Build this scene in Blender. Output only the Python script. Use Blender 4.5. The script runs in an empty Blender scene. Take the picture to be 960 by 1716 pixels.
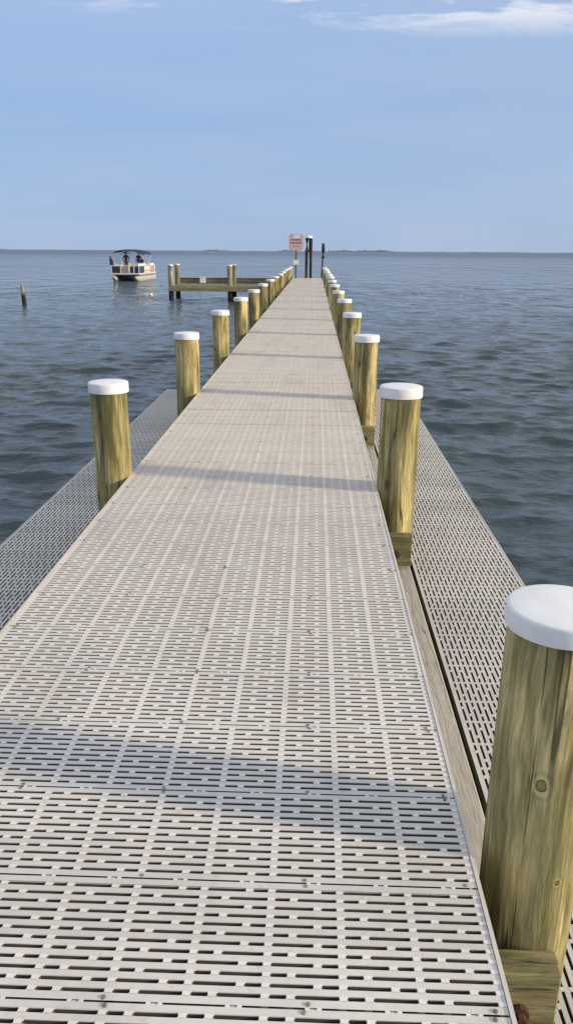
import bpy, math, random
import numpy as np
from mathutils import Vector, Matrix

random.seed(7)
rng = np.random.default_rng(11)
scene = bpy.context.scene
COL = scene.collection
PI = math.pi

# ------------------------------------------------------------------ measures (metres, deck top = 0)
CAM_H = 1.36
DECK_L, DECK_R = -1.142, 0.389
DECK_START, DECK_END = 0.0, 43.4
PANEL = 0.3048
WATER_Z = -1.10
LAND_Z = -0.48            # low side landings
SUN_AZ, SUN_EL = math.radians(102.0), math.radians(16.5)

# ------------------------------------------------------------------ helpers
class MB:
    """collects shapes into one mesh"""
    def __init__(self):
        self.v, self.f, self.m = [], [], []
    def add(self, verts, faces, mi=0):
        o = len(self.v)
        self.v.extend(verts)
        self.f.extend([tuple(o + i for i in f) for f in faces])
        self.m.extend([mi] * len(faces))
        return self
    def box(self, c, s, rz=0.0, mi=0, bev=0.0):
        x, y, z = s[0] / 2, s[1] / 2, s[2] / 2
        b = min(bev, x * .45, y * .45, z * .45)
        cr, sr = math.cos(rz), math.sin(rz)
        def T(p):
            return (c[0] + p[0] * cr - p[1] * sr, c[1] + p[0] * sr + p[1] * cr, c[2] + p[2])
        if b <= 0:
            vs = [(-x, -y, -z), (x, -y, -z), (x, y, -z), (-x, y, -z), (-x, -y, z), (x, -y, z), (x, y, z), (-x, y, z)]
            fs = [(0, 3, 2, 1), (4, 5, 6, 7), (0, 1, 5, 4), (1, 2, 6, 5), (2, 3, 7, 6), (3, 0, 4, 7)]
            return self.add([T(p) for p in vs], fs, mi)
        vs, idx = [], {}
        for sx in (-1, 1):
            for sy in (-1, 1):
                for sz in (-1, 1):
                    for k, p in enumerate(((x, y - b, z - b), (x - b, y, z - b), (x - b, y - b, z))):
                        idx[(sx, sy, sz, k)] = len(vs)
                        vs.append((sx * p[0], sy * p[1], sz * p[2]))
        fs = []
        I = lambda sx, sy, sz, k: idx[(sx, sy, sz, k)]
        for s_ in (-1, 1):
            q = [I(s_, -1, -1, 0), I(s_, 1, -1, 0), I(s_, 1, 1, 0), I(s_, -1, 1, 0)]
            fs.append(tuple(q if s_ > 0 else q[::-1]))
            q = [I(-1, s_, -1, 1), I(1, s_, -1, 1), I(1, s_, 1, 1), I(-1, s_, 1, 1)]
            fs.append(tuple(q[::-1] if s_ > 0 else q))
            q = [I(-1, -1, s_, 2), I(1, -1, s_, 2), I(1, 1, s_, 2), I(-1, 1, s_, 2)]
            fs.append(tuple(q if s_ > 0 else q[::-1]))
        for a in (-1, 1):
            for c_ in (-1, 1):
                fs.append((I(a, c_, -1, 0), I(a, c_, 1, 0), I(a, c_, 1, 1), I(a, c_, -1, 1)))
                fs.append((I(a, -1, c_, 0), I(a, 1, c_, 0), I(a, 1, c_, 2), I(a, -1, c_, 2)))
                fs.append((I(-1, a, c_, 1), I(1, a, c_, 1), I(1, a, c_, 2), I(-1, a, c_, 2)))
                for e in (-1, 1):
                    fs.append((I(a, c_, e, 0), I(a, c_, e, 1), I(a, c_, e, 2)))
        return self.add([T(p) for p in vs], fs, mi)
    def tube(self, pts, r, n=8, mi=0):
        pts = [Vector(p) for p in pts]
        rs = r if isinstance(r, (list, tuple)) else [r] * len(pts)
        vs, fs = [], []
        for i, p in enumerate(pts):
            d = (pts[min(i + 1, len(pts) - 1)] - pts[max(i - 1, 0)]).normalized()
            a = d.cross(Vector((0, 0, 1)))
            if a.length < 1e-3:
                a = d.cross(Vector((1, 0, 0)))
            a.normalize(); b = d.cross(a)
            for k in range(n):
                t = 2 * PI * k / n
                vs.append(tuple(p + (a * math.cos(t) + b * math.sin(t)) * rs[i]))
        for i in range(len(pts) - 1):
            for k in range(n):
                fs.append((i * n + k, i * n + (k + 1) % n, (i + 1) * n + (k + 1) % n, (i + 1) * n + k))
        fs.append(tuple(range(n))); fs.append(tuple((len(pts) - 1) * n + k for k in range(n))[::-1])
        return self.add(vs, fs, mi)
    def lathe(self, prof, n=32, c=(0, 0, 0), wob=None, mi=0):
        """prof: list of (r, z) from bottom to top; closed with end fans"""
        vs, fs = [], []
        for r, z in prof:
            for k in range(n):
                t = 2 * PI * k / n
                rr = r * (wob(t, z) if wob else 1.0)
                vs.append((c[0] + rr * math.cos(t), c[1] + rr * math.sin(t), c[2] + z))
        for i in range(len(prof) - 1):
            for k in range(n):
                fs.append((i * n + k, i * n + (k + 1) % n, (i + 1) * n + (k + 1) % n, (i + 1) * n + k))
        fs.append(tuple(range(n))[::-1]); fs.append(tuple((len(prof) - 1) * n + k for k in range(n)))
        return self.add(vs, fs, mi)
    def quad(self, a, b, c, d, mi=0):
        return self.add([a, b, c, d], [(0, 1, 2, 3)], mi)
    def build(self, name, mats, parent=None, smooth=False, fix=True):
        me = bpy.data.meshes.new(name)
        me.from_pydata(self.v, [], self.f)
        for m in (mats if isinstance(mats, (list, tuple)) else [mats]):
            me.materials.append(m)
        me.polygons.foreach_set('material_index', self.m)
        if fix:
            import bmesh
            bm = bmesh.new(); bm.from_mesh(me)
            bmesh.ops.recalc_face_normals(bm, faces=bm.faces)
            bm.to_mesh(me); bm.free()
        if smooth:
            me.polygons.foreach_set('use_smooth', [True] * len(me.polygons))
            try:
                me.set_sharp_from_angle(angle=math.radians(40))
            except Exception:
                pass
        me.update()
        o = bpy.data.objects.new(name, me)
        COL.objects.link(o)
        if parent is not None:
            o.parent = parent
        return o

def tag(o, label=None, cat=None, group=None, kind=None):
    if label: o['label'] = label
    if cat: o['category'] = cat
    if group: o['group'] = group
    if kind: o['kind'] = kind
    return o

def thing(name, label, cat, loc=(0, 0, 0), rz=0.0, group=None):
    o = bpy.data.objects.new(name, None)
    COL.objects.link(o)
    o.location = loc; o.rotation_euler = (0, 0, rz)
    return tag(o, label, cat, group)

def copy_tree(o, parent=None):
    c = o.copy(); COL.objects.link(c)
    if parent is not None:
        c.parent = parent
    for ch in list(o.children):
        copy_tree(ch, c)
    return c

# ------------------------------------------------------------------ material helpers
class NT:
    def __init__(self, name):
        self.mat = bpy.data.materials.new(name)
        self.mat.use_nodes = True
        self.t = self.mat.node_tree
        self.b = self.t.nodes['Principled BSDF']
    def n(self, kind, **kw):
        nd = self.t.nodes.new(kind)
        for k, v in kw.items():
            setattr(nd, k, v)
        return nd
    def l(self, a, b):
        self.t.links.new(a, b)
    def val(self, nd, **kw):
        for k, v in kw.items():
            nd.inputs[k].default_value = v
        return nd
    def ramp(self, fac, stops):
        r = self.n('ShaderNodeValToRGB')
        e = r.color_ramp.elements
        while len(e) < len(stops):
            e.new(0.5)
        for i, (p, c) in enumerate(stops):
            e[i].position = p
            e[i].color = c if len(c) == 4 else (*c, 1)
        self.l(fac, r.inputs[0])
        return r.outputs[0]
    def noise(self, vec, scale, detail=4, rough=.55, dist=0.0):
        nd = self.n('ShaderNodeTexNoise')
        nd.inputs['Scale'].default_value = scale
        nd.inputs['Detail'].default_value = detail
        nd.inputs['Roughness'].default_value = rough
        nd.inputs['Distortion'].default_value = dist
        if vec is not None:
            self.l(vec, nd.inputs['Vector'])
        return nd.outputs['Fac']
    def mapping(self, vec, scale=(1, 1, 1), loc=None):
        m = self.n('ShaderNodeMapping')
        m.inputs['Scale'].default_value = scale
        self.l(vec, m.inputs['Vector'])
        if loc is not None:
            self.l(loc, m.inputs['Location'])
        return m.outputs[0]
    def mix(self, fac, a, b, mode='MIX'):
        m = self.n('ShaderNodeMix', data_type='RGBA', blend_type=mode)
        for s, v in ((m.inputs[0], fac), (m.inputs[6], a), (m.inputs[7], b)):
            if hasattr(v, 'links') or isinstance(v, bpy.types.NodeSocket):
                self.l(v, s)
            else:
                s.default_value = v if not isinstance(v, tuple) or len(v) == 4 else (*v, 1)
        return m.outputs[2]
    def math(self, op, a, b=None, clamp=False, c=None):
        m = self.n('ShaderNodeMath', operation=op, use_clamp=clamp)
        for s, v in ((m.inputs[0], a), (m.inputs[1], b), (m.inputs[2], c)):
            if v is None: continue
            if isinstance(v, bpy.types.NodeSocket):
                self.l(v, s)
            else:
                s.default_value = v
        return m.outputs[0]
    def bump(self, h, dist, strength=1.0):
        b = self.n('ShaderNodeBump')
        b.inputs['Strength'].default_value = strength
        b.inputs['Distance'].default_value = dist
        self.l(h, b.inputs['Height'])
        self.l(b.outputs[0], self.b.inputs['Normal'])
        return b

def plain(name, col, rough=.6, metal=0.0, var=.12, scale=6.0):
    t = NT(name)
    tc = t.n('ShaderNodeTexCoord')
    f = t.noise(tc.outputs['Object'], scale, 4)
    lo = tuple(c * (1 - var) for c in col); hi = tuple(min(1, c * (1 + var)) for c in col)
    t.l(t.ramp(f, [(.3, lo), (.7, hi)]), t.b.inputs['Base Color'])
    t.b.inputs['Roughness'].default_value = rough
    t.b.inputs['Metallic'].default_value = metal
    return t.mat

def plastic_deck(name, a, b, dirt=(.20, .185, .165), tan=0.0):
    """light grey moulded decking, slightly dirty and unevenly bleached"""
    t = NT(name)
    tc = t.n('ShaderNodeTexCoord')
    g = t.n('ShaderNodeNewGeometry')
    P = g.outputs['Position']
    big = t.noise(P, 1.3, 5, .6)
    mid = t.noise(P, 9.0, 6, .65)
    fine = t.noise(P, 160.0, 3, .6)
    # each one foot wide panel weathers a little differently
    sx = t.n('ShaderNodeSeparateXYZ'); t.l(P, sx.inputs[0])
    pid = t.math('FLOOR', t.math('DIVIDE', sx.outputs[1], PANEL))
    wn = t.n('ShaderNodeTexWhiteNoise', noise_dimensions='1D'); t.l(pid, wn.inputs['W'])
    f = t.math('ADD', t.math('MULTIPLY', big, .6), t.math('MULTIPLY', mid, .4))
    f = t.math('ADD', f, t.math('MULTIPLY', t.math('SUBTRACT', wn.outputs[0], .5), .22))
    col = t.ramp(f, [(.34, a), (.66, b)])
    if tan:
        mr = t.n('ShaderNodeMapRange', interpolation_type='SMOOTHSTEP'); mr.inputs[1].default_value = 1.8; mr.inputs[2].default_value = 6.5
        t.l(sx.outputs[1], mr.inputs[0])
        col = t.mix(t.math('MULTIPLY', mr.outputs[0], tan), col, (.76, .665, .565))
    spots = t.ramp(t.noise(P, 26.0, 5, .7), [(.60, (0, 0, 0)), (.74, (1, 1, 1))])
    col = t.mix(t.math('MULTIPLY', spots, .45), col, dirt)
    st = t.ramp(t.noise(t.mapping(P, (2.6, .8, 1)), 1.0, 6, .7), [(.51, (0, 0, 0)), (.72, (1, 1, 1))])
    col = t.mix(t.math('MULTIPLY', st, .35), col, dirt)
    col = t.mix(t.math('MULTIPLY', fine, .25), col, tuple(c * .8 for c in a))
    t.l(col, t.b.inputs['Base Color'])
    t.b.inputs['Roughness'].default_value = .75
    t.b.inputs['Specular IOR Level'].default_value = .18
    t.bump(fine, .0006, .6)
    return t.mat

def timber(name, dark, mid, light, green=.35, algae=True, stretch=(26, 26, 1.1), knots=True, special=(), grain=1.0):
    """treated round or sawn timber: long vertical streaks, knots, greenish tint, dark algae near the water"""
    t = NT(name)
    tc = t.n('ShaderNodeTexCoord'); oi = t.n('ShaderNodeObjectInfo')
    rnd = t.n('ShaderNodeCombineXYZ')
    k = t.math('MULTIPLY', oi.outputs['Random'], 37.0)
    for i in range(3):
        t.l(k, rnd.inputs[i])
    P = tc.outputs['Object']
    warpn = t.n('ShaderNodeTexNoise'); warpn.inputs['Scale'].default_value = 3.2; warpn.inputs['Detail'].default_value = 2
    t.l(t.mapping(P, (1, 1, .45), rnd.outputs[0]), warpn.inputs['Vector'])
    vm = t.n('ShaderNodeVectorMath', operation='MULTIPLY_ADD')
    t.l(warpn.outputs['Color'], vm.inputs[0]); vm.inputs[1].default_value = (.085, .085, .04); t.l(P, vm.inputs[2])
    W = vm.outputs[0]
    # knots deflect the grain around them
    kn_dist = None
    for (kp, kr) in special:
        sb = t.n('ShaderNodeVectorMath', operation='SUBTRACT'); t.l(P, sb.inputs[0]); sb.inputs[1].default_value = kp
        sc = t.n('ShaderNodeVectorMath', operation='MULTIPLY'); t.l(sb.outputs[0], sc.inputs[0]); sc.inputs[1].default_value = (1, 1, .75)
        ln = t.n('ShaderNodeVectorMath', operation='LENGTH'); t.l(sc.outputs[0], ln.inputs[0])
        d = t.math('DIVIDE', ln.outputs['Value'], kr)
        kn_dist = d if kn_dist is None else t.math('MINIMUM', kn_dist, d)
    s1 = t.noise(t.mapping(W, stretch, rnd.outputs[0]), 1.0, 5, .6, .3)
    s2 = t.noise(t.mapping(W, (stretch[0] * .32, stretch[1] * .32, stretch[2] * 1.3), rnd.outputs[0]), 1.0, 4, .55)
    fib = t.noise(t.mapping(P, (stretch[0] * 6, stretch[1] * 6, stretch[2] * 5), rnd.outputs[0]), 1.0, 3, .6)
    f = t.math('ADD', t.math('MULTIPLY', s1, .42), t.math('MULTIPLY', s2, .58))
    if kn_dist is not None:
        kn_w = t.math('ADD', kn_dist, t.math('MULTIPLY', t.noise(P, 24, 3), 1.1))
        ring = t.math('SINE', t.math('MULTIPLY', kn_w, 4.2))
        amt = t.math('SUBTRACT', 1.0, t.math('DIVIDE', kn_dist, 3.0), True)
        f = t.math('ADD', f, t.math('MULTIPLY', t.math('MULTIPLY', ring, amt), .075))
    col = t.ramp(f, [(.40, dark), (.50, mid), (.59, light)])
    gr = t.noise(t.mapping(W, (stretch[0] * 3.2, stretch[1] * 3.2, stretch[2] * 4.2), rnd.outputs[0]), 1.0, 6, .74)
    col = t.mix(grain, col, t.ramp(gr, [(.34, (.50, .49, .45)), (.50, (.95, .95, .95)), (.66, (1.28, 1.25, 1.18))]), 'MULTIPLY')
    gp = t.ramp(t.noise(t.mapping(P, (5, 5, 1.6), rnd.outputs[0]), 1.0, 4, .6), [(.42, (0, 0, 0)), (.64, (1, 1, 1))])
    col = t.mix(t.math('MULTIPLY', gp, green), col, (.150, .165, .065))
    br = t.math('MULTIPLY_ADD', t.math('FRACT', t.math('MULTIPLY', oi.outputs['Random'], 7.31)), .34, c=.80)
    cbn = t.n('ShaderNodeCombineXYZ')
    for q in range(3):
        t.l(br, cbn.inputs[q])
    col = t.mix(1.0, col, cbn.outputs[0], 'MULTIPLY')
    rd = t.ramp(t.noise(t.mapping(P, (8, 8, 6), rnd.outputs[0]), 1.0, 4, .6), [(.60, (0, 0, 0)), (.70, (1, 1, 1))])
    col = t.mix(t.math('MULTIPLY', rd, .5), col, (.30, .13, .045))
    col = t.mix(t.math('MULTIPLY', t.math('SUBTRACT', .62, fib, True), 1.1), col, tuple(c * .45 for c in dark))
    # drying checks: a few thin dark splits along the grain
    ck = t.noise(t.mapping(P, (stretch[0] * .55, stretch[1] * .55, stretch[2] * .38), rnd.outputs[0]), 1.0, 2, .5, .15)
    ck = t.math('ABSOLUTE', t.math('SUBTRACT', ck, .56))
    ckm = t.ramp(t.noise(t.mapping(P, (9, 9, 2.2), rnd.outputs[0]), 1.0, 2, .5), [(.50, (0, 0, 0)), (.58, (1, 1, 1))])
    ckf = t.math('MULTIPLY', t.ramp(ck, [(.004, (1, 1, 1)), (.012, (0, 0, 0))]), ckm)
    col = t.mix(t.math('MULTIPLY', ckf, .75), col, tuple(c * .22 for c in dark))
    if knots:
        vo = t.n('ShaderNodeTexVoronoi'); vo.inputs['Scale'].default_value = 1.0
        t.l(t.mapping(P, (7.5, 7.5, 3.6), rnd.outputs[0]), vo.inputs['Vector'])
        kf = t.ramp(vo.outputs['Distance'], [(.08, (1, 1, 1)), (.16, (0, 0, 0))])
        col = t.mix(t.math('MULTIPLY', kf, .65), col, (.055, .033, .016))
    if kn_dist is not None:
        kf = t.ramp(t.math('ADD', kn_dist, t.math('MULTIPLY', t.math('SUBTRACT', t.noise(P, 60, 3), .5), .7)), [(.0, (.35, .35, .35)), (.55, (.25, .25, .25)), (.85, (1, 1, 1)), (1.15, (0, 0, 0))])
        col = t.mix(t.math('MULTIPLY', kf, .92), col, (.040, .020, .010))
    if algae:
        g = t.n('ShaderNodeNewGeometry')
        sx = t.n('ShaderNodeSeparateXYZ'); t.l(g.outputs['Position'], sx.inputs[0])
        z = t.math('ADD', sx.outputs[2], t.math('MULTIPLY', t.math('SUBTRACT', t.noise(P, 7, 4), .5), .28))
        af = t.ramp(t.math('DIVIDE', t.math('SUBTRACT', z, WATER_Z), 1.0), [(.40, (1, 1, 1)), (.62, (0, 0, 0))])
        col = t.mix(t.math('MULTIPLY', af, .95), col, (.012, .014, .010))
    t.l(col, t.b.inputs['Base Color'])
    t.b.inputs['Roughness'].default_value = .78
    t.b.inputs['Specular IOR Level'].default_value = .2
    t.bump(t.math('ADD', t.math('ADD', t.math('MULTIPLY', fib, .4), s1), t.math('SUBTRACT', t.math('MULTIPLY', gr, .8), t.math('MULTIPLY', ckf, .8))), .006, .75)
    return t.mat

M = {}
M['deck'] = plastic_deck('deck_plastic', (.585, .556, .525), (.74, .705, .665), tan=.62)
M['deck_rib'] = plastic_deck('deck_rib_plastic', (.74, .71, .67), (.83, .795, .75), tan=.12)
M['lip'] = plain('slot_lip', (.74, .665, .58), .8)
M['land'] = plastic_deck('landing_plastic', (.54, .515, .485), (.68, .65, .61))
M['land_rib'] = plastic_deck('landing_rib_plastic', (.62, .60, .57), (.70, .68, .645))
M['slot'] = plain('shade_dark_slot_wall', (.085, .078, .072), .85)  # near-black colour paints the shade inside the slots
M['trim'] = plain('pale_trim', (.60, .56, .50), .8)
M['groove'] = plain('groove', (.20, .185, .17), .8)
M['pile'] = timber('treated_pile', (.135, .118, .052), (.42, .345, .155), (.78, .635, .32), green=.45)
M['beam'] = timber('sawn_beam', (.20, .18, .085), (.33, .29, .145), (.42, .37, .20), green=.5, algae=False, stretch=(2.0, 16, 22), knots=False)
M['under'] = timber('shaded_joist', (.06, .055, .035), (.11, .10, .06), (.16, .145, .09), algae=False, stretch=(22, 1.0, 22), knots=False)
M['ledger'] = timber('grey_board', (.46, .42, .35), (.50, .455, .385), (.53, .485, .41), green=.05, algae=False, grain=.3, stretch=(30, 1.2, 30), knots=False)
M['greywood'] = timber('weathered_beam', (.15, .14, .08), (.26, .245, .15), (.36, .34, .22), green=.3, algae=False, stretch=(1.2, 20, 20), knots=False)
M['bleached'] = timber('bleached_post', (.20, .19, .16), (.40, .38, .33), (.62, .60, .54), green=.05)
M['darkwood'] = timber('dark_post', (.018, .014, .011), (.036, .028, .022), (.07, .055, .042), green=.1, algae=False, knots=False)
M['rust'] = plain('rust', (.075, .032, .016), .85, var=.5, scale=60)
M['screw'] = plain('tarnished_screw', (.24, .205, .175), .6, .3, var=.5, scale=9)
M['steel'] = plain('screw_steel', (.30, .29, .28), .4, .7)
M['black'] = plain('black_plastic', (.015, .015, .017), .5)

def cap_material():
    t = NT('white_cap')
    tc = t.n('ShaderNodeTexCoord')
    f = t.noise(tc.outputs['Object'], 14, 5, .65)
    col = t.ramp(f, [(.35, (.76, .76, .765)), (.65, (.84, .84, .835))])
    sp = t.ramp(t.noise(tc.outputs['Object'], 55, 4, .7), [(.66, (0, 0, 0)), (.78, (1, 1, 1))])
    col = t.mix(t.math('MULTIPLY', sp, .30), col, (.48, .46, .42))
    t.l(col, t.b.inputs['Base Color'])
    t.b.inputs['Roughness'].default_value = .42
    t.b.inputs['Specular IOR Level'].default_value = .35
    return t.mat
M['cap'] = cap_material()

# ------------------------------------------------------------------ grated decking (real slots)
ROWP = PANEL / 13.0
SLOT = 0.0098
THICK = 0.036
def grating(mb, rows_at, cells, rib, z, swap=False, near=None, jitter=None):
    """rows_at: list of (centre, parity, kind) along the axis across the slots; cells: list of (c0, c1) along the slots.
    kind 'slot' or 'joint'. mi 0 = bar, 1 = rib pad, 2 = groove."""
    u0, u1 = cells[0][0] - rib / 2, cells[-1][1] + rib / 2
    def P(u, v, zz):
        return (v, u, zz) if swap else (u, v, zz)
    def flat(a, b, c, d, zz, mi):
        mb.quad(P(a, c, zz), P(b, c, zz), P(b, d, zz), P(a, d, zz), mi)
    prev = None
    for idx, (vc, par, kind) in enumerate(rows_at):
        dz = z + (jitter(vc) if jitter else 0.0)
        w = SLOT if kind == 'slot' else .0045
        lo, hi = vc - w / 2, vc + w / 2
        if prev is not None:
            flat(u0, u1, prev, lo, dz, 0)
        prev = hi
        fine = near(vc) if near else True
        if kind == 'joint':
            # narrow groove between two panels, crossed by tabs
            for (c0, c1) in cells:
                m_ = c0 + (c1 - c0) * .62
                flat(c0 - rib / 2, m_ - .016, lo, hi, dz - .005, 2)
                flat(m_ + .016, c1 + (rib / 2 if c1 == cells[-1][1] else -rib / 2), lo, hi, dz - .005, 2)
                flat(m_ - .016, m_ - .007, lo, hi, dz, 1); flat(m_ - .007, m_ + .007, lo, hi, dz - .002, 0); flat(m_ + .007, m_ + .016, lo, hi, dz, 1)
            continue
        spans = []
        for (c0, c1) in cells:
            a, b = c0 + rib / 2, c1 - rib / 2
            L = b - a
            if par:
                spans += [(a, a + L * .255), (a + L * .365, b)]
            else:
                spans += [(a, a + L * .635), (a + L * .745, b)]
        pu = u0
        for (a, b) in spans:
            flat(pu, a, lo, hi, dz + .0006, 1)
            pu = b
            zt, zb = dz, dz - THICK
            if fine:
                ch = .0028
                pts = [(a + ch, lo), (b - ch, lo), (b, lo + ch), (b, hi - ch), (b - ch, hi), (a + ch, hi), (a, hi - ch), (a, lo + ch)]
                for tri in (((a, lo), (a + ch, lo), (a, lo + ch)), ((b - ch, lo), (b, lo), (b, lo + ch)),
                            ((b, hi - ch), (b, hi), (b - ch, hi)), ((a, hi - ch), (a + ch, hi), (a, hi))):
                    mb.add([P(u, v, zt) for u, v in tri], [(0, 1, 2)], 0)
            else:
                pts = [(a, lo), (b, lo), (b, hi), (a, hi)]
            n = len(pts)
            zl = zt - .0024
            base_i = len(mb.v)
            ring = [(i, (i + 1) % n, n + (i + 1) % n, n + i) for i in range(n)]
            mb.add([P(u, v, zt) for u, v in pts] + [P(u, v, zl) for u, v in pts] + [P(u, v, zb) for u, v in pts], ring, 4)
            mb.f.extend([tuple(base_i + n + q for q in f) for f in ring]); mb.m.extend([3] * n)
        flat(pu, u1, lo, hi, dz + .0006, 1)
    return prev

# ------------------------------------------------------------------ the pier
pier = thing('pier', 'long straight pier with pale grey slotted decking running out over the water', 'pier', (0, 0, WATER_Z))
def on_pier(o):
    o.parent = pier
    o.location = (0, 0, -WATER_Z)
    return o

mb = MB()
n_panels = int((DECK_END - DECK_START) / PANEL)
pj = [random.uniform(-.0012, .0012) for _ in range(n_panels + 2)]
OFFY = 0.1666                                  # phase of the panel joints
rows, par = [], 0
for i in range(n_panels):
    y0 = DECK_START + OFFY + i * PANEL
    rows.append((y0, 0, 'joint'))
    for j in range(12):
        rows.append((y0 + ROWP * (j + 1), (j + i) % 2, 'slot'))
rib = .0145
cw = (DECK_R - DECK_L - rib) / 10
cells = [(DECK_L + rib / 2 + k * cw, DECK_L + rib / 2 + (k + 1) * cw) for k in range(10)]
grating(mb, rows, cells, rib, 0.0, near=lambda v: v < 9, jitter=lambda v: pj[int((v - OFFY + ROWP * .5) / PANEL)])
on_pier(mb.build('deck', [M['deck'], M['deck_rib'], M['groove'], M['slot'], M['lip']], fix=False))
y_first, y_last = rows[0][0], rows[-1][0]
# pale edge trim on both long sides, a touch proud of the decking
for xs in (DECK_L - .006, DECK_R + .006):
    e = MB(); e.box((xs, (y_first + y_last) / 2, -.0205), (.009, y_last - y_first, .045))
    on_pier(e.build('edge_trim', M['trim']))
# screw heads where panels meet, over the five joists
JX = [-1.115, -.755, -.378, .005, .362]
sc_ = MB()
for i in range(46):
    y0 = rows[0][0] + i * PANEL
    for x in JX:
        for s in (-1, 1):
            if random.random() < .22: continue
            xx = x + random.uniform(-.006, .006); yy = y0 + s * .0085
            sc_.lathe([(.0046, -.003), (.0046, .0014), (.0030, .0020)], 10, (xx, yy, 0))
scr = on_pier(sc_.build('deck_screws', M['screw'])); scr['kind'] = 'stuff'
for x in JX:
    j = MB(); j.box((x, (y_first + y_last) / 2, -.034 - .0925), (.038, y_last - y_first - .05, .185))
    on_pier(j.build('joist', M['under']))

RIGHT_X, LEFT_X = .507, -1.262
R_Y = [1.565] + [4.49 + 3.0 * k for k in range(13)]
L_Y = [4.70 + 3.02 * k for k in range(13)]
R_EXTRA = -1.4
beams = [(-.115 + y - .001, y) for y in R_Y]
bolts = []
for k, yb in enumerate(R_Y):
    yc = yb - .116 - .036
    b = MB()
    for q in (-1, 1):
        b.box((-.375 + (.002 if q > 0 else 0), yc + q * .0178, -.335), (1.96 + (0.004 if q > 0 else 0), .035, .19), bev=.004)
    o = on_pier(b.build('cross_beam', M['beam']))
    bl = MB()
    bl.tube([(.515, yc - .034, -.355), (.515, yc - .050, -.355)], [.024, .022], 12)
    bl.tube([(.515, yc - .048, -.355), (.515, yc - .066, -.355)], .013, 6)
    r_ = bl.build('bolt', M['rust'], o)
for side, x in (('r', .490), ('l', -1.26)):
    b = MB(); b.box((x, 21.0, -.47), (.232, 42.6, .038), bev=.004)
    on_pier(b.build('ledger_board', M['ledger']))
# dark rim joists under the deck edge
for x in (DECK_R - .018, DECK_L + .018):
    b = MB(); b.box((x, 21.6, -.14), (.034, 43.1, .19))

# ------------------------------------------------------------------ low side landings
LAND_W = .61
def landing(x_in, sgn, y0, y1, label):
    t = thing('side_landing', label, 'landing', ((x_in + sgn * LAND_W / 2), y0, WATER_Z), 0, 'low grated landings beside the pier')
    mb = MB()
    rows = []
    n = 25
    p = LAND_W / (n + 1)
    for i in range(n):
        rows.append((-LAND_W / 2 + p * (i + 1), i % 2, 'slot'))
    rb = .012
    nc = int((y1 - y0) / .1524)
    cells = [(rb / 2 + k * .1524, rb / 2 + (k + 1) * .1524) for k in range(nc)]
    top = LAND_Z - WATER_Z
    last = grating(mb, rows, cells, rb, top, swap=True, near=lambda v: False)
    # solid borders outside the first and last row
    for a, b in ((-LAND_W / 2, rows[0][0] - SLOT / 2), (last, LAND_W / 2)):
        mb.quad((a, 0, top), (b, 0, top), (b, nc * .1524 + rb, top), (a, nc * .1524 + rb, top), 0)
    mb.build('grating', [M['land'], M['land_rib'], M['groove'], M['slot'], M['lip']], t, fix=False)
    L = nc * .1524 + rb
    f = MB()
    for x in (-LAND_W / 2 + .02, LAND_W / 2 - .02):
        f.box((x, L / 2, top - .036 - .07), (.038, L, .14))
    for k in range(int(L / .6) + 1):
        f.box((0, .03 + k * .6, top - .037 - .06), (LAND_W - .08, .036, .12))
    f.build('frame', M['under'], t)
    e = MB()
    for x in ((LAND_W / 2 + .004) * sgn,):
        e.box((x, L / 2, top - .017), (.007, L, .038))
    e.build('edge_trim', M['land'], t)
    for k in range(int(L / 3) + 1):
        for x in (-LAND_W / 2 + .09, LAND_W / 2 - .09):
            g = MB(); g.box((x, .5 + k * 3.0, (top - .18 - 1.5) / 2), (.09, .09, top - .18 + 1.5))
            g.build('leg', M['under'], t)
    return t
landing(.636, 1, -.9, 10.85, 'low slotted side landing, sunlit, below the deck beside the nearest large piling')
landing(-1.41, -1, .3, 10.8, 'low slotted side landing lying in the blue-grey shade of the deck')

# ------------------------------------------------------------------ pilings
BASE_Z = -2.7
def pile_mesh(top, r, seed, base=BASE_Z, n=36):
    rr = random.Random(seed)
    ph = [rr.uniform(0, 6.28) for _ in range(6)]
    b = MB()
    prof = []
    z = 0.0
    H = top - base
    steps = 42
    for i in range(steps + 1):
        z = H * i / steps
        prof.append((r * (1 + .03 * (1 - i / steps)), z))
    def wob(t, z):
        return 1 + .016 * math.sin(2 * t + ph[0] + z * .9) + .012 * math.sin(3 * t + ph[1] - z * 1.7) + .010 * math.sin(z * 5 + ph[2] + t) + .006 * math.sin(7 * t + ph[3] + 3 * z)
    b.lathe(prof, n, wob=wob)
    return b
def cap_mesh(top, r, base=BASE_Z, h=.065):
    b = MB()
    z1 = top - base
    b.lathe([(r - .012, z1 - h + .002), (r, z1 - h), (r + .0005, z1 - h + .004), (r - .0005, z1 - .008), (r - .002, z1 - .0035), (r - .005, z1 - .001), (r - .009, z1),
             (r * .55, z1 + .004), (r * .12, z1 + .006)], 48)
    return b
PTOP = .60
def make_piling(seed, top=PTOP, r=.114, mat='pile', name='capped_piling', capmat='cap', caph=.061, over=.0095):
    t = thing(name, None, 'piling')
    pile_mesh(top - .004, r, seed).build('shaft', M[mat], t, smooth=True)
    cap_mesh(top, r + over, h=caph).build('cap', M[capmat], t, smooth=True)
    return t
ORD = ['nearest', 'second', 'third', 'fourth', 'fifth', 'sixth', 'seventh', 'eighth', 'ninth', 'tenth', 'eleventh', 'twelfth', 'thirteenth', 'fourteenth']

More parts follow.
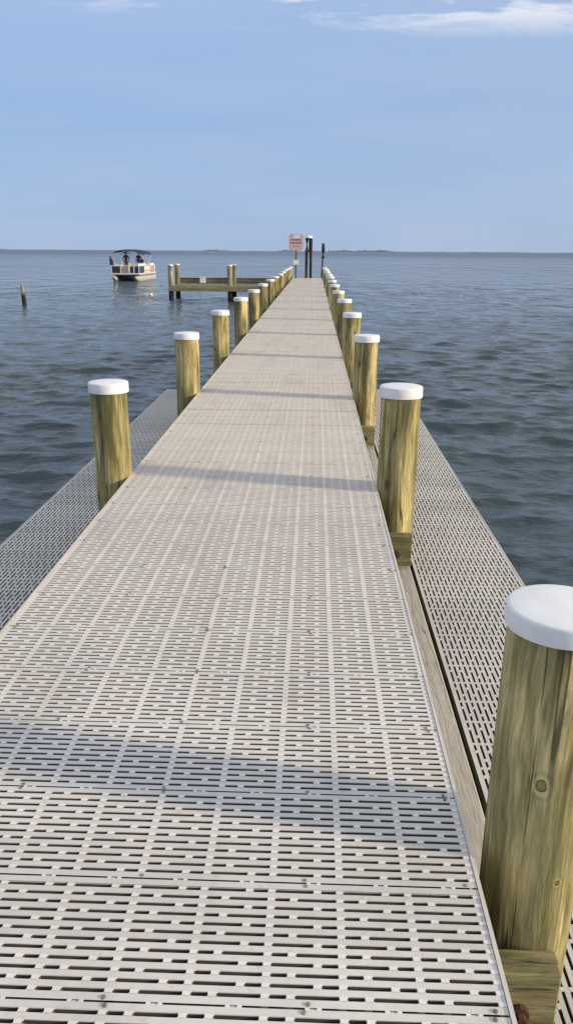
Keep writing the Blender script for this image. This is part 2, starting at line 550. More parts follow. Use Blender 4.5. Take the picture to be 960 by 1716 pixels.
# the big near piling has its own knots
kz = lambda z: z - BASE_Z
M['near_pile'] = timber('near_pile_timber', (.145, .135, .062), (.40, .335, .155), (.76, .62, .31), green=.5, knots=False,
                        special=(((-.035, -.110, kz(.205)), .013), ((.055, -.100, kz(.33)), .008), ((.03, -.112, kz(-.06)), .007)))
near_p = make_piling(3, mat='near_pile', caph=.046, over=.008)
near_p.location = (.560, R_Y[0], BASE_Z + .022)
tag(near_p, 'large nearest piling with white cap and dark ringed knot, beside the sunlit landing', 'piling', 'white-capped pilings along the pier')
protos = [make_piling(20 + k) for k in range(4)]
used = set()
def place_pile(i, x, y, rz, label, dz=0.0, sc=1.0):
    k = i % len(protos)
    if k in used:
        o = copy_tree(protos[k])
    else:
        o = protos[k]; used.add(k)
    o.location = (x, y, BASE_Z + dz); o.rotation_euler = (random.uniform(-.004, .004), random.uniform(-.003, .003), rz)
    sc *= random.uniform(.975, 1.025); o.scale = (sc, sc, 1)
    tag(o, label, 'piling', 'white-capped pilings along the pier')
LS = ['second', 'third', 'fourth', 'fifth', 'sixth', 'seventh', 'eighth', 'ninth', 'tenth', 'eleventh', 'twelfth', 'thirteenth', 'last']
i = 0
extra_R = {1: 'knotty lit piling with white cap beside the landing, behind the large nearest one',
           2: 'third white-capped piling of the sunlit-landing row, partly hidden by the knotty one'}
for k in range(1, len(R_Y)):
    lab = extra_R.get(k) or f'{LS[k-1]} white-capped piling of the row on the sunlit-landing side'
    place_pile(i, RIGHT_X - .0015 * k, R_Y[k], random.uniform(0, 6.28), lab, random.uniform(-.012, .012) if k > 1 else .022); i += 1
extra_L = {0: 'greenish white-capped piling rising alone beside the shaded landing, first of its row',
           1: 'second white-capped piling of the shaded-landing row, standing at its far end'}
LL = ['first'] + LS[:11] + ['last']
for k in range(len(L_Y)):
    lab = extra_L.get(k) or f'{LL[k]} white-capped piling of the row on the shaded-landing side'
    place_pile(i + 1, LEFT_X, L_Y[k], random.uniform(0, 6.28), lab, random.uniform(-.012, .012)); i += 1

# ------------------------------------------------------------------ finger dock at the far end
FY0, FY1 = 41.3, 43.5
FX0, FX1 = -7.35, -1.32
fd = thing('finger_dock', 'weathered wooden finger dock branching off the far end of the pier', 'dock', (0, FY0, WATER_Z))
def fbox(name, c, s, mat='greywood'):
    b = MB(); b.box((c[0], c[1] - FY0, c[2] - WATER_Z), s, bev=.008)
    return b.build(name, M[mat], fd)
cx, lx = (FX0 + FX1) / 2, FX1 - FX0
fbox('front_beam', (cx, FY0 - .14, -.505), (lx + .3, .07, .27))
fbox('rear_beam', (cx, FY1 + .02, -.20), (lx + .3, .07, .30))
b = MB()
nb = 44
for k in range(nb):
    b.box((FX0 + (k + .5) * lx / nb, (FY1 - FY0) / 2 - .06, -.385 - WATER_Z), (lx / nb - .012, FY1 - FY0 - .02, .034))
b.build('deck', M['greywood'], fd)
for x in (FX0 + .2, -4.4, FX1 - .3):
    fbox('joist', (x, (FY0 + FY1) / 2 - .06, -.50), (.09, FY1 - FY0 - .1, .18), 'under')
fbox('top_rail', (cx, FY1 + .02, -.032), (lx + .32, .16, .036), 'ledger')
fp = None
M['fpile'] = timber('grey_pile', (.14, .13, .08), (.33, .30, .20), (.52, .48, .36), green=.3)
spots = [(-7.42, FY0 + .02, 'outermost piling at the front corner of the finger dock'), (-7.42, FY1 - .12, 'outermost piling at the rear corner of the finger dock'),
         (-4.36, FY0 + .02, 'middle piling on the front side of the finger dock'), (-4.36, FY1 - .12, 'middle piling on the rear side of the finger dock')]
for k, (x, y, lab) in enumerate(spots):
    if fp is None:
        fp = make_piling(50, top=.67, r=.13, mat='fpile', name='dock_piling'); o = fp
    else:
        o = copy_tree(fp)
    o.location = (x, y, BASE_Z); o.rotation_euler = (0, 0, k * 1.7)
    tag(o, lab, 'piling', 'pilings of the finger dock')
ub = thing('utility_box', 'small white box on the finger dock beside its rear beam', 'box', (-6.05, FY1 - .17, -.368))
b = MB(); b.box((0, 0, .19), (.29, .15, .26), bev=.012); b.build('body', M['cap'], ub)
b = MB(); b.box((0, 0, .331), (.32, .18, .022), bev=.006); b.build('lid', M['cap'], ub)
b = MB(); b.box((0, 0, .03), (.07, .07, .06)); b.build('foot', M['steel'], ub)

# ------------------------------------------------------------------ end of the pier: sign, dark posts, marker pole
M['sign_pink'] = plain('faded_pink_sign', (.74, .47, .42), .5, var=.10, scale=4)
M['sign_red'] = plain('faded_red', (.66, .42, .44), .5)
M['sign_white'] = plain('sign_white', (.80, .78, .78), .5)
M['sign_ink'] = plain('sign_ink', (.10, .09, .12), .6)
M['sign_ink2'] = plain('faded_ink', (.45, .28, .34), .6)
END_Y = 42.6
sg = thing('notice_sign', 'faded pink notice sign on a post at the end of the pier', 'sign', (-1.0, END_Y, 0))
b = MB(); b.box((0, 0, .70), (.10, .10, 1.40), bev=.006); b.build('post', M['greywood'], sg)
SW, SH, SZ = .74, .82, 1.80
def rpoly(w, h, r, y, z0, n=6):
    pts = []
    for (sx, sz, a0) in ((1, 1, 0), (-1, 1, 90), (-1, -1, 180), (1, -1, 270)):
        for k in range(n + 1):
            a = math.radians(a0 + 90 * k / n)
            pts.append((sx * (w / 2 - r) + r * math.cos(a), y, z0 + sz * (h / 2 - r) + r * math.sin(a)))
    return pts
b = MB()
fr, bk = rpoly(SW, SH, .16, -.075, SZ), rpoly(SW, SH, .16, -.055, SZ)
n = len(fr)
b.add(fr + bk, [tuple(range(n)), tuple(range(2 * n - 1, n - 1, -1))] + [(k, (k + 1) % n, n + (k + 1) % n, n + k) for k in range(n)])
board = b.build('board', M['sign_red'], sg)
b = MB(); q = rpoly(SW - .13, SH - .13, .12, -.079, SZ); b.add(q, [tuple(range(n))]); b.build('face', M['sign_pink'], board)
b = MB(); b.box((.02, -.083, SZ + .29), (.34, .004, .20)); b.build('emblem', M['sign_white'], board)
r2 = random.Random(5)
def textline(z, h, w, mb_):
    x = -w / 2
    while x < w / 2 - .002:
        l = r2.uniform(.035, .085)
        mb_.box((x + l / 2, -.083, z), (min(l, w / 2 - x), .003, h)); x += l + .012
for zz, hh, ww in ((SZ + .115, .062, .52), (SZ - .035, .055, .56)):
    ink = MB(); textline(zz, hh, ww, ink); ink.build('text_line', M['sign_ink'], board)
ink = MB(); ink.box((0, -.083, SZ - .20), (.36, .003, .05)); ink.build('text_line', M['sign_ink2'], board)
b = MB(); b.box((-.0, -.062, .80), (.27, .012, .25), bev=.004); b.build('notice', M['sign_white'], sg)

dp = thing('twin_post', 'pair of tall dark posts under one white cap at the end of the pier', 'posts', (-.34, END_Y + .25, 0))
for x in (-.115, .115):
    b = MB(); b.tube([(x, 0, -1.0), (x, 0, .0), (x * .96, 0, 1.30), (x * .85, 0, 1.36), (x * .85, 0, 2.0)], [.070, .070, .070, .100, .100], 12); b.build('shaft', M['darkwood'], dp, smooth=True)
b = MB(); b.lathe([(.19, 2.0), (.20, 2.01), (.20, 2.06), (.16, 2.11), (.06, 2.14)], 24); b.build('cap', M['cap'], dp, smooth=True)

mp = thing('marker_pole', 'slim leaning pole with a thick dark top behind the last piling', 'pole', (.37, END_Y + .9, -1.0))
b = MB(); b.tube([(0, 0, -1.0), (0, 0, 1.2), (.06, 0, 2.35)], [.05, .045, .04], 10); b.build('shaft', M['darkwood'], mp, smooth=True)
b = MB(); b.lathe([(.06, 0), (.085, .03), (.085, .42), (.07, .46)], 14, (.06, 0, 2.30)); b.build('marker_top', M['black'], mp, smooth=True)
b = MB(); b.box((.055, -.01, 2.05), (.17, .05, .10), bev=.01); b.build('collar', M['black'], mp)

# ------------------------------------------------------------------ lone weathered post, white float
wp = thing('weathered_post', 'lone bleached post sticking out of open water, dark at the waterline', 'post', (-13.55, 36.8, -2.7))
b = MB(); b.tube([(.03, 0, 0), (0.015, 0, 1.6), (.0, 0, 2.05), (-.015, 0, 2.4), (-.03, 0, 2.62)], [.10, .10, .095, .075, .03], 16); b.build('shaft', M['bleached'], wp, smooth=True)
fl = thing('float', 'small white float on the water between the motorboat and the finger dock', 'float', (-9.45, 46.0, WATER_Z))
b = MB(); b.lathe([(.02, -.07), (.08, -.04), (.10, .02), (.08, .075), (.03, .10)], 18); b.build('body', M['cap'], fl, smooth=True)
b = MB(); b.tube([(.03 * math.cos(a), 0, .115 + .03 * math.sin(a)) for a in np.linspace(0, PI, 9)], .006, 6); b.build('ring', M['steel'], fl, smooth=True)

# ------------------------------------------------------------------ pontoon boat (bow towards the pier)
M['alu'] = plain('boat_aluminium', (.50, .49, .48), .5, .3)
M['cream'] = plain('pale_panel', (.70, .67, .63), .45)
M['boatwhite'] = plain('boat_white', (.74, .71, .68), .4)
M['tan'] = plain('taupe_upholstery', (.36, .31, .27), .7)
M['navy'] = plain('navy_canvas', (.012, .016, .028), .75)
M['smoke'] = plain('dark_fence_panel', (.03, .035, .045), .3)
M['flagblue'] = plain('flag_blue', (.02, .03, .075), .8)
bt = thing('pontoon_boat', 'white pontoon boat with black canvas canopy on the open water', 'boat', (-15.8, 66.8, WATER_Z), math.radians(-2))
W2, L0, L1 = 1.2, -.1, 6.0
def bp(name, fn, mat, parent=None, smooth=False):
    b = MB(); fn(b); return b.build(name, M[mat], parent or bt, smooth=smooth)
for x in (-.92, .92):
    def pont(b, x=x):
        b.tube([(x, L0 - .25, .36), (x, L0 + .0, .24), (x, L0 + .5, .16), (x, L0 + 1.0, .15), (x, L1, .15)], [.03, .15, .26, .30, .30], 16)
    bp('pontoon', pont, 'alu', smooth=True)
bp('deck', lambda b: b.box((0, 3.0, .545), (2.44, 6.0, .07), bev=.01), 'boatwhite')
def under(b):
    b.box((0, 2.95, .43), (1.30, 5.5, .14))  # black box added as painted shade in the cavity between the pontoons
    for k in range(8):
        b.box((0, .35 + k * .74, .47), (2.2, .08, .06))
bp('underframe_shade', under, 'black')
bp('rub_rail', lambda b: [b.box((s * 1.235, 3.0, .53), (.028, 6.02, .075)) for s in (-1, 1)] and b.box((0, -.015, .53), (2.5, .028, .075)), 'alu')
def fence(name, x0, y0, x1, y1, mat, h=.62):
    c = ((x0 + x1) / 2, (y0 + y1) / 2, .60 + h / 2)
    L = math.hypot(x1 - x0, y1 - y0); a = math.atan2(y1 - y0, x1 - x0)
    p = bp(name, lambda b: b.box(c, (L - .06, .02, h - .1), a), mat)
    def fr(b):
        for zz in (.60, .60 + h):
            b.tube([(x0, y0, zz), (x1, y1, zz)], .022, 8)
        for t in (0, 1):
            xx, yy = x0 + (x1 - x0) * t, y0 + (y1 - y0) * t
            b.tube([(xx, yy, .56), (xx, yy, .60 + h)], .022, 8)
    bp('frame', fr, 'boatwhite', p)
fence('fence_panel', -1.15, .05, -.40, .05, 'smoke')
fence('fence_panel', -.36, .05, .28, .05, 'tan')
fence('gate', .38, .05, .72, .05, 'smoke')
fence('fence_panel', .76, .05, 1.15, .05, 'smoke')
for k in range(3):
    fence('fence_panel', 1.15, .1 + k * 1.9, 1.15, 1.95 + k * 1.9, ('smoke', 'cream', 'tan')[k])
    fence('fence_panel', -1.15, .1 + k * 1.9, -1.15, 1.95 + k * 1.9, 'cream')
fence('fence_panel', -1.15, 5.85, 1.15, 5.85, 'cream')
bp('stripe', lambda b: b.box((1.17, 3.8, .80), (.012, 3.6, .12)), 'tan')
def bench(x, y0, y1):
    s = bp('bench_seat', lambda b: b.box((x, (y0 + y1) / 2, .80), (.55, y1 - y0, .40), bev=.04), 'cream')
    sx = 1 if x > 0 else -1
    bp('backrest', lambda b: b.box((x + sx * .24, (y0 + y1) / 2, 1.16), (.14, y1 - y0, .42), bev=.05), 'tan' if sx < 0 else 'boatwhite', s)
bench(.80, .35, 2.1); bench(-.80, .35, 1.9); bench(.80, 4.2, 5.7); bench(-.8, 4.3, 5.7)
con = bp('helm_console', lambda b: b.box((.62, 3.0, 1.0), (.70, .60, .85), bev=.06), 'boatwhite')
bp('windscreen', lambda b: b.box((.62, 2.76, 1.55), (.60, .02, .28), bev=.004), 'smoke', con)
def wheel(b):
    b.tube([(.62 + .17 * math.cos(a), 3.36, 1.32 + .17 * math.sin(a)) for a in np.linspace(0, 2 * PI, 17)], .015, 6)
    b.tube([(.45, 3.36, 1.32), (.79, 3.36, 1.32)], .012, 6); b.tube([(.62, 3.28, 1.32), (.62, 3.36, 1.32)], .03, 8)
bp('steering_wheel', wheel, 'black', con)
# canopy: shallow arched canvas on bowed tubes
def canopy(b):
    nx, ny = 12, 12
    vs = []
    for zz in (0, -.03):
        for j in range(ny + 1):
            for i_ in range(nx + 1):
                u, v = i_ / nx * 2 - 1, j / ny * 2 - 1
                z = 2.22 + .22 * (1 - u ** 4) + .07 * (1 - v * v) - .012 * math.cos(v * PI * 3) - (.10 if False else 0) - .11 * max(0, u) ** 2 + zz
                vs.append((u * 1.2, 2.9 + v * 1.9, z))
    f = []
    S = (nx + 1) * (ny + 1)
    for j in range(ny):
        for i_ in range(nx):
            a = j * (nx + 1) + i_
            f.append((a, a + 1, a + nx + 2, a + nx + 1)); f.append((S + a, S + a + nx + 1, S + a + nx + 2, S + a + 1))
    ring = [i_ for i_ in range(nx + 1)] + [j * (nx + 1) + nx for j in range(1, ny + 1)] + [ny * (nx + 1) + i_ for i_ in range(nx - 1, -1, -1)] + [j * (nx + 1) for j in range(ny - 1, 0, -1)]
    for k in range(len(ring)):
        a, c = ring[k], ring[(k + 1) % len(ring)]
        f.append((a, S + a, S + c, c))
    b.add(vs, f)
cn = bp('canopy', canopy, 'navy', smooth=True)
def skirt(b):
    b.box((-1.0, 1.02, 2.28), (.45, .03, .16), bev=.01)
for y0, y1 in ((1.05, 2.6), (2.9, 2.9), (4.75, 3.2)):
    def bow(b, y0=y0, y1=y1):
        pts = [(-1.15, y1, 1.22), (-1.19, (y0 + y1) / 2, 1.8), (-1.14, y0, 2.10), (0, y0, 2.40), (1.14, y0, 2.02), (1.19, (y0 + y1) / 2, 1.8), (1.15, y1, 1.22)]
        b.tube(pts, .02, 8)
    bp('canopy_bow', bow, 'boatwhite', smooth=True)
def motor(b):
    b.box((0, 6.28, .78), (.42, .55, .55), bev=.09)
    b.box((0, 6.22, .30), (.18, .28, .60), bev=.04)
    b.box((0, 6.1, .62), (.30, .30, .14), bev=.03)
    b.tube([(0, 6.1, -.12), (0, 6.5, -.12)], [.07, .05], 10)
bp('outboard_motor', motor, 'black')
stf = bp('flagstaff', lambda b: b.tube([(-1.15, .1, 1.2), (-1.27, .1, 2.15)], .015, 6), 'boatwhite')
def flag(b):
    vs, f = [], []
    for i_ in range(7):
        for j in range(2):
            u = i_ / 6
            vs.append((-1.23 - .02 * j + .10 * math.sin(u * 2), .1 + .05 * math.sin(u * 6), 2.05 - u * .75 - (0 if j == 0 else -.06) * u))
    # a limp flag hanging along the staff
    vs = []
    for i_ in range(8):
        u = i_ / 7
        wdt = .05 + .26 * math.sin(min(1, u * 1.15) * PI * .6)
        for j in range(4):
            v = j / 3
            vs.append((-1.25 + .05 * u + (v - .3) * wdt, .1 + .045 * math.sin(v * 6 + u * 3), 2.05 - .8 * u))
    for i_ in range(7):
        for j in range(3):
            a = i_ * 4 + j
            f.append((a, a + 1, a + 5, a + 4))
    b.add(vs, f)
fo = MB(); flag(fo); fo = fo.build('flag', M['flagblue'], stf, smooth=True)

# person standing at the bow seats of the boat
M['skin'] = plain('skin', (.42, .26, .18), .6)
M['maroon'] = plain('dark_red_shirt', (.10, .022, .022), .8)
M['jeans'] = plain('dark_shorts', (.02, .022, .03), .8)
M['hair'] = plain('dark_hair', (.012, .009, .007), .7)
def person(label, loc, rz, shirt=(.11, .022, .022)):
    verts = [(0, 0, .90), (0, 0, 1.10), (0, -.01, 1.32), (0, -.01, 1.46), (0, -.015, 1.54), (0, -.02, 1.62), (0, -.02, 1.72),
             (.09, 0, .86), (.10, -.01, .48), (.10, .02, .09), (.10, -.14, .04), (-.09, 0, .86), (-.10, -.01, .48), (-.10, .02, .09), (-.10, -.14, .04),
             (.19, 0, 1.40), (.26, .02, 1.12), (.22, -.16, .94), (.20, -.22, .92), (-.19, 0, 1.40), (-.26, .02, 1.12), (-.22, -.16, .94), (-.20, -.22, .92)]
    edges = [(0, 1), (1, 2), (2, 3), (3, 4), (4, 5), (5, 6), (0, 7), (7, 8), (8, 9), (9, 10), (0, 11), (11, 12), (12, 13), (13, 14),
             (2, 15), (15, 16), (16, 17), (17, 18), (2, 19), (19, 20), (20, 21), (21, 22)]
    rad = [.14, .13, .15, .065, .055, .095, .085, .095, .06, .042, .04, .095, .06, .042, .04, .065, .048, .036, .03, .065, .048, .036, .03]
    me = bpy.data.meshes.new('person'); me.from_pydata(verts, edges, [])
    o = bpy.data.objects.new('person', me); COL.objects.link(o)
    o.location = loc; o.rotation_euler = (0, 0, rz)
    o.modifiers.new('skin', 'SKIN'); 
    if not me.skin_vertices:
        bpy.context.view_layer.objects.active = o
    sv = me.skin_vertices[0].data
    for k, r in enumerate(rad):
        sv[k].radius = (r, r * .85)
    sv[0].use_root = True
    s = o.modifiers.new('sub', 'SUBSURF'); s.levels = 2; s.render_levels = 2
    t = NT('person_body')
    tc = t.n('ShaderNodeTexCoord'); sx = t.n('ShaderNodeSeparateXYZ'); t.l(tc.outputs['Object'], sx.inputs[0])
    c = t.ramp(t.math('DIVIDE', sx.outputs[2], 2.0), [(.0, (.40, .25, .17)), (.24, (.40, .25, .17)), (.25, (.02, .022, .03)), (.47, (.02, .022, .03)), (.48, shirt), (.735, shirt), (.745, (.40, .25, .17))])
    c.node.color_ramp.interpolation = 'CONSTANT'
    t.l(c, t.b.inputs['Base Color'])
    me.materials.append(t.mat)
    h = MB(); h.lathe([(.095, 0), (.112, .05), (.105, .11), (.06, .155), (.01, .165)], 18, (0, .005, 1.645)); h.build('hair', M['hair'], o, smooth=True)
    return tag(o, label, 'person')
ca, sa = math.cos(math.radians(-2)), math.sin(math.radians(-2))
px, py = .30, 3.62
person('person in dark clothes at the helm of the boat behind the windscreen', (-15.8 + px * ca - py * sa, 66.8 + px * sa + py * ca, WATER_Z + .58), -.2, (.022, .024, .032))
px, py = -.50, 2.35
person('person in dark red shirt standing under the front of the boat canopy', (-15.8 + px * ca - py * sa, 66.8 + px * sa + py * ca, WATER_Z + .58), .3)

# ------------------------------------------------------------------ far shore
fs = MB()
def ridge(x0, x1, y, hmax, seed, n=90):
    r = np.random.default_rng(seed)
    ph = r.uniform(0, 6.28, 8)
    vs, f = [], []
    for k in range(n + 1):
        u = k / n
        env = math.sin(PI * u) ** .45
        h = hmax * env * (.62 + .2 * math.sin(u * 7 + ph[0]) + .12 * math.sin(u * 23 + ph[1]) + .08 * math.sin(u * 61 + ph[2]) + .06 * math.sin(u * 140 + ph[3]))
        x = x0 + (x1 - x0) * u
        vs += [(x, y - 60, WATER_Z - 1), (x, y - 20, WATER_Z + max(.3, h * .8)), (x, y + 40, WATER_Z + max(.4, h)), (x, y + 160, WATER_Z - 1)]
    for k in range(n):
        for j in range(3):
            a = k * 4 + j
            f.append((a, a + 1, a + 5, a + 4))
    fs.add(vs, f)
FYS = 6000.0
ppm = FYS * .9473 / 1290
ridge((548 - 528) * ppm, (662 - 528) * ppm, FYS, 19, 2)
ridge((328 - 528) * ppm, (382 - 528) * ppm, FYS + 300, 12, 4)
ridge((462 - 528) * ppm, (500 - 528) * ppm, FYS + 200, 13, 5)
ridge((935 - 528) * ppm, (1150 - 528) * ppm, FYS, 15, 6)
ridge((-900) * ppm, (-560) * ppm, FYS + 500, 14, 8)
ridge((655 - 528) * ppm, (940 - 528) * ppm, FYS + 900, 6.0, 12)
ridge((505 - 528) * ppm, (552 - 528) * ppm, FYS + 700, 6.0, 13)
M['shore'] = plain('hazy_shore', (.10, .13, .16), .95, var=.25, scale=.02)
shore = fs.build('far_shore', M['shore'], smooth=True); tag(shore, kind='structure')

# ------------------------------------------------------------------ water
def water():
    # distance rows: fine close by, coarser with the square of distance
    r = [0.0, .5]
    while r[-1] < 26000:
        x = r[-1]
        r.append(x + max(.055, min(x * x / 5200.0, x * .10)))
    r = np.array(r)
    fine = np.arange(-.60, .6001, .0030)
    left = np.linspace(-PI, -.60, 90, endpoint=False)
    right = np.linspace(.60, PI, 91)[1:-1]
    th = np.concatenate([left, fine, right])
    nr, nt = len(r), len(th)
    R, T = np.meshgrid(r, th, indexing='ij')
    X, Y = R * np.sin(T), R * np.cos(T)
    dr = np.gradient(r)[:, None] * np.ones_like(T)
    dth = np.gradient(th)[None, :] * R
    cell = np.maximum(dr, np.minimum(dth, dr * 40))
    Z = np.zeros_like(X); DX = np.zeros_like(X); DY = np.zeros_like(X)
    bands = [(.20, .5, 52, .0280, .50), (.5, 1.0, 50, .0300, .42), (1.1, 3.4, 22, .0150, .40)]
    waves = [(L, s_, sp) for (l0, l1, n_, s_, sp) in bands for L in np.exp(rng.uniform(math.log(l0), math.log(l1), n_))]
    for L, s, sp in waves:
        k = 2 * PI / L
        a = math.radians(-97) + rng.normal(0, sp)
        kx, ky = k * math.cos(a), k * math.sin(a)
        amp = s / k
        fade = np.clip((L / cell - 2.0) / 2.0, 0, 1)
        ph = kx * X + ky * Y + rng.uniform(0, 2 * PI)
        env = 1.0
        Z += amp * fade * np.sin(ph) * env
        DX += .85 * amp * fade * math.cos(a) * np.cos(ph); DY += .85 * amp * fade * math.sin(a) * np.cos(ph)
    # gusty patches: waves rise and fall over tens of metres
    g = .85 + .3 * np.sin(X * .11 + 1.3 + .6 * np.sin(Y * .07)) * np.sin(Y * .13 + .5 * np.sin(X * .05))
    g = g * (.82 + .30 / (1 + np.exp(-(X + 1) / 2.5)))
    Z *= g
    X2, Y2 = X + DX * g, Y + DY * g
    V = np.stack([X2, Y2, Z], -1).reshape(-1, 3)
    i, j = np.meshgrid(np.arange(nr - 1), np.arange(nt), indexing='ij')
    j2 = (j + 1) % nt
    F = np.stack([i * nt + j, (i + 1) * nt + j, (i + 1) * nt + j2, i * nt + j2], -1).reshape(-1, 4)[:, ::-1]
    me = bpy.data.meshes.new('water')
    me.vertices.add(len(V)); me.vertices.foreach_set('co', V.ravel())
    me.loops.add(F.size); me.loops.foreach_set('vertex_index', F.ravel().astype(np.int32))
    me.polygons.add(len(F)); me.polygons.foreach_set('loop_start', np.arange(0, F.size, 4, dtype=np.int32))
    me.polygons.foreach_set('use_smooth', np.ones(len(F), dtype=bool))
    me.update(calc_edges=True); me.validate()
    o = bpy.data.objects.new('water', me); COL.objects.link(o)
    o.location = (0, 0, WATER_Z)
    t = NT('sea_water')
    g_ = t.n('ShaderNodeNewGeometry'); P = g_.outputs['Position']
    mp_ = t.n('ShaderNodeMapping'); mp_.inputs['Rotation'].default_value = (0, 0, math.radians(7)); mp_.inputs['Scale'].default_value = (.45, 1.0, 1.0)
    t.l(P, mp_.inputs['Vector'])
    V_ = mp_.outputs[0]
    ln = t.n('ShaderNodeVectorMath', operation='LENGTH'); t.l(P, ln.inputs[0])
    D_ = ln.outputs['Value']
    def lod(a0, a1, v0=0.0, v1=1.0):
        m = t.n('ShaderNodeMapRange', interpolation_type='SMOOTHSTEP')
        for q, v in enumerate((a0, a1, v0, v1)):
            m.inputs[1 + q].default_value = v
        t.l(D_, m.inputs[0]); return m.outputs[0]
    def sm(sx_, sy_, rot=6):
        m = t.n('ShaderNodeMapping'); m.inputs['Rotation'].default_value = (0, 0, math.radians(rot)); m.inputs['Scale'].default_value = (sx_, sy_, 1)
        t.l(P, m.inputs['Vector']); return m.outputs[0]
    # chop that the mesh is too coarse to carry, from ripples near by to wave groups far out
    n2 = t.noise(sm(3.2, 6.0), 1.0, 4, .6)
    n1 = t.noise(sm(.9, 1.7), 1.0, 3, .55)
    n3 = t.noise(sm(.42, .20), 1.0, 4, .62)
    n4 = t.noise(sm(.14, .035), 1.0, 4, .62)
    n5 = t.noise(sm(.040, .008), 1.0, 3, .6)
    gust = t.ramp(t.noise(sm(.020, .030), 1.0, 6, .68), [(.36, (0, 0, 0)), (.64, (1, 1, 1))])
    h = t.math('ADD', t.math('MULTIPLY', n2, .042), t.math('MULTIPLY', n1, lod(16, 50, .04, .36)))
    n0 = t.noise(sm(8, 15), 1.0, 3, .6)
    h = t.math('ADD', h, t.math('MULTIPLY', n0, .007))
    h = t.math('ADD', h, t.math('MULTIPLY', n3, lod(22, 60, 0, 2.0)))
    h = t.math('ADD', h, t.math('MULTIPLY', n4, lod(70, 180, 0, 9.0)))
    h = t.math('ADD', h, t.math('MULTIPLY', n5, lod(250, 700, 0, 34.0)))
    t.bump(h, 1.0, .9)
    patch = t.math('MULTIPLY_ADD', gust, .5, c=t.math('MULTIPLY', t.noise(P, .05, 3, .5), .5))
    t.l(t.ramp(patch, [(.30, (.052, .076, .086)), (.70, (.037, .059, .068))]), t.b.inputs['Base Color'])
    t.l(lod(25, 700, .04, .27), t.b.inputs['Roughness'])
    t.b.inputs['IOR'].default_value = 1.333
    me.materials.append(t.mat)
    return tag(o, kind='structure')
water()
# sea bed, so that nothing is hollow below the surface
b = MB(); b.quad((-400, -200, -2.75), (400, -200, -2.75), (400, 400, -2.75), (-400, 400, -2.75))
sb = b.build('sea_bed', plain('sand_bed', (.10, .10, .08), .9)); tag(sb, kind='structure')

# ------------------------------------------------------------------ sky and sun
world = bpy.data.worlds.new('World'); scene.world = world
world.use_nodes = True
wt = world.node_tree
bg = wt.nodes['Background']
sky = wt.nodes.new('ShaderNodeTexSky'); sky.sky_type = 'NISHITA'; sky.sun_disc = False
sky.sun_elevation = SUN_EL; sky.sun_rotation = SUN_AZ
sky.altitude = 0; sky.air_density = 1.0; sky.dust_density = 1.0; sky.ozone_density = 2.0
class W_(NT):
    def __init__(self, t): self.t = t
w = W_(wt)
SKY_S = 0.11
tc = w.n('ShaderNodeTexCoord')
D = tc.outputs['Generated']
sx = w.n('ShaderNodeSeparateXYZ'); w.l(D, sx.inputs[0])
z = sx.outputs[2]
# hazy evening air: the plain sky is blended with a periwinkle veil, its unseen top brightened as added fill light
veil = w.ramp(z, [(0.0, (.40, .535, .765)), (.05, (.355, .515, .785)), (.16, (.335, .50, .80)), (.28, (.375, .545, .85)), (.42, (.60, .68, .80)), (1.0, (.62, .685, .76))])
veil = w.mix(w.math('MULTIPLY', w.math('MULTIPLY_ADD', sx.outputs[0], 1.5, c=.25, clamp=True), .55), veil, (.455, .545, .735))
veil = w.mix(1.0, veil, (1 / SKY_S,) * 3, 'MULTIPLY')
base = w.mix(.88, sky.outputs[0], veil)
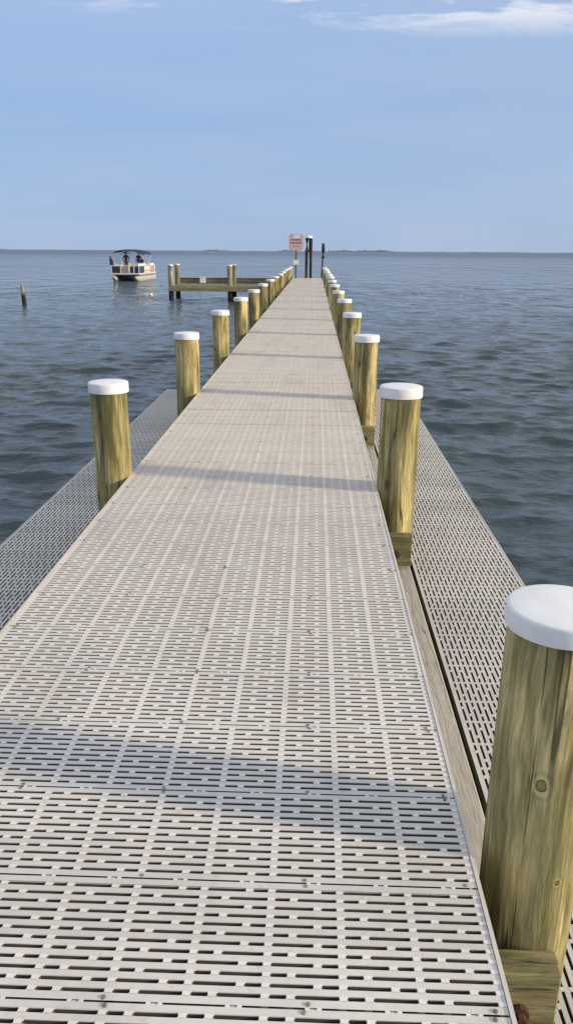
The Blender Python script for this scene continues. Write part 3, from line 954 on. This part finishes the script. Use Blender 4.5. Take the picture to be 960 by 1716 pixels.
# thin streaky cloud: project directions onto a high sheet
zc = w.math('MAXIMUM', z, .03)
den = w.math('ADD', zc, .12)
cb = w.n('ShaderNodeCombineXYZ')
w.l(w.math('DIVIDE', sx.outputs[0], den), cb.inputs[0]); w.l(w.math('DIVIDE', sx.outputs[1], den), cb.inputs[1])
off = w.n('ShaderNodeVectorMath', operation='ADD'); w.l(cb.outputs[0], off.inputs[0]); off.inputs[1].default_value = (-.52, .0, 0)
cv = w.mapping(off.outputs[0], (.9, 1.5, 1))
c1 = w.noise(cv, 1.15, 7, .58, .5)
c2 = w.noise(w.mapping(off.outputs[0], (3.0, 7.5, 1)), 1.0, 8, .62, .8)
m1 = w.ramp(w.math('ADD', w.math('MULTIPLY', c1, .62), w.math('MULTIPLY', c2, .38)), [(.485, (0, 0, 0)), (.56, (1, 1, 1))])
hi = w.ramp(w.math('ADD', z, w.math('MULTIPLY', sx.outputs[0], .045)), [(.226, (0, 0, 0)), (.258, (1, 1, 1))])
wisp = w.math('MULTIPLY', m1, hi)
soft = w.math('MULTIPLY', w.ramp(w.noise(cv, .8, 5, .55, .4), [(.40, (0, 0, 0)), (.72, (1, 1, 1))]), .34)
cloudcol = tuple(c / SKY_S for c in (1.0, .98, 1.0)); greycol = tuple(c / SKY_S for c in (.50, .58, .80))
base = w.mix(soft, base, greycol)
base = w.mix(w.math('MULTIPLY', wisp, .85), base, cloudcol)
w.l(base, bg.inputs['Color'])
bg.inputs['Strength'].default_value = SKY_S

sun = bpy.data.lights.new('sun', 'SUN'); sun.energy = 4.4; sun.angle = math.radians(4.6); sun.color = (1.0, .84, .60)
so = bpy.data.objects.new('sun', sun); COL.objects.link(so)
sd = Vector((math.sin(SUN_AZ) * math.cos(SUN_EL), math.cos(SUN_AZ) * math.cos(SUN_EL), math.sin(SUN_EL)))
so.rotation_euler = sd.to_track_quat('Z', 'Y').to_euler()

# ------------------------------------------------------------------ camera
F = 1290.0
cam = bpy.data.cameras.new('camera'); co = bpy.data.objects.new('camera', cam); COL.objects.link(co)
cam.sensor_fit = 'VERTICAL'; cam.sensor_height = 36.0; cam.lens = 36.0 * F / 1716
cam.clip_start = .05; cam.clip_end = 60000
fwd = Vector((528 - 480, 858 - 421, -F)).normalized()
h2 = Vector((528 + 480 - 480, 858 - 424, -F)).normalized()
up = h2.cross(fwd); up.normalize()
if up.y < 0: up = -up
rt = fwd.cross(up).normalized()
Rm = Matrix((rt, fwd, up))
co.matrix_world = Matrix.Translation((0, 0, CAM_H)) @ Rm.to_4x4()
scene.camera = co

scene.view_settings.view_transform = 'Standard'
scene.view_settings.look = 'None'
scene.view_settings.exposure = 0
scene.cycles.max_bounces = 8
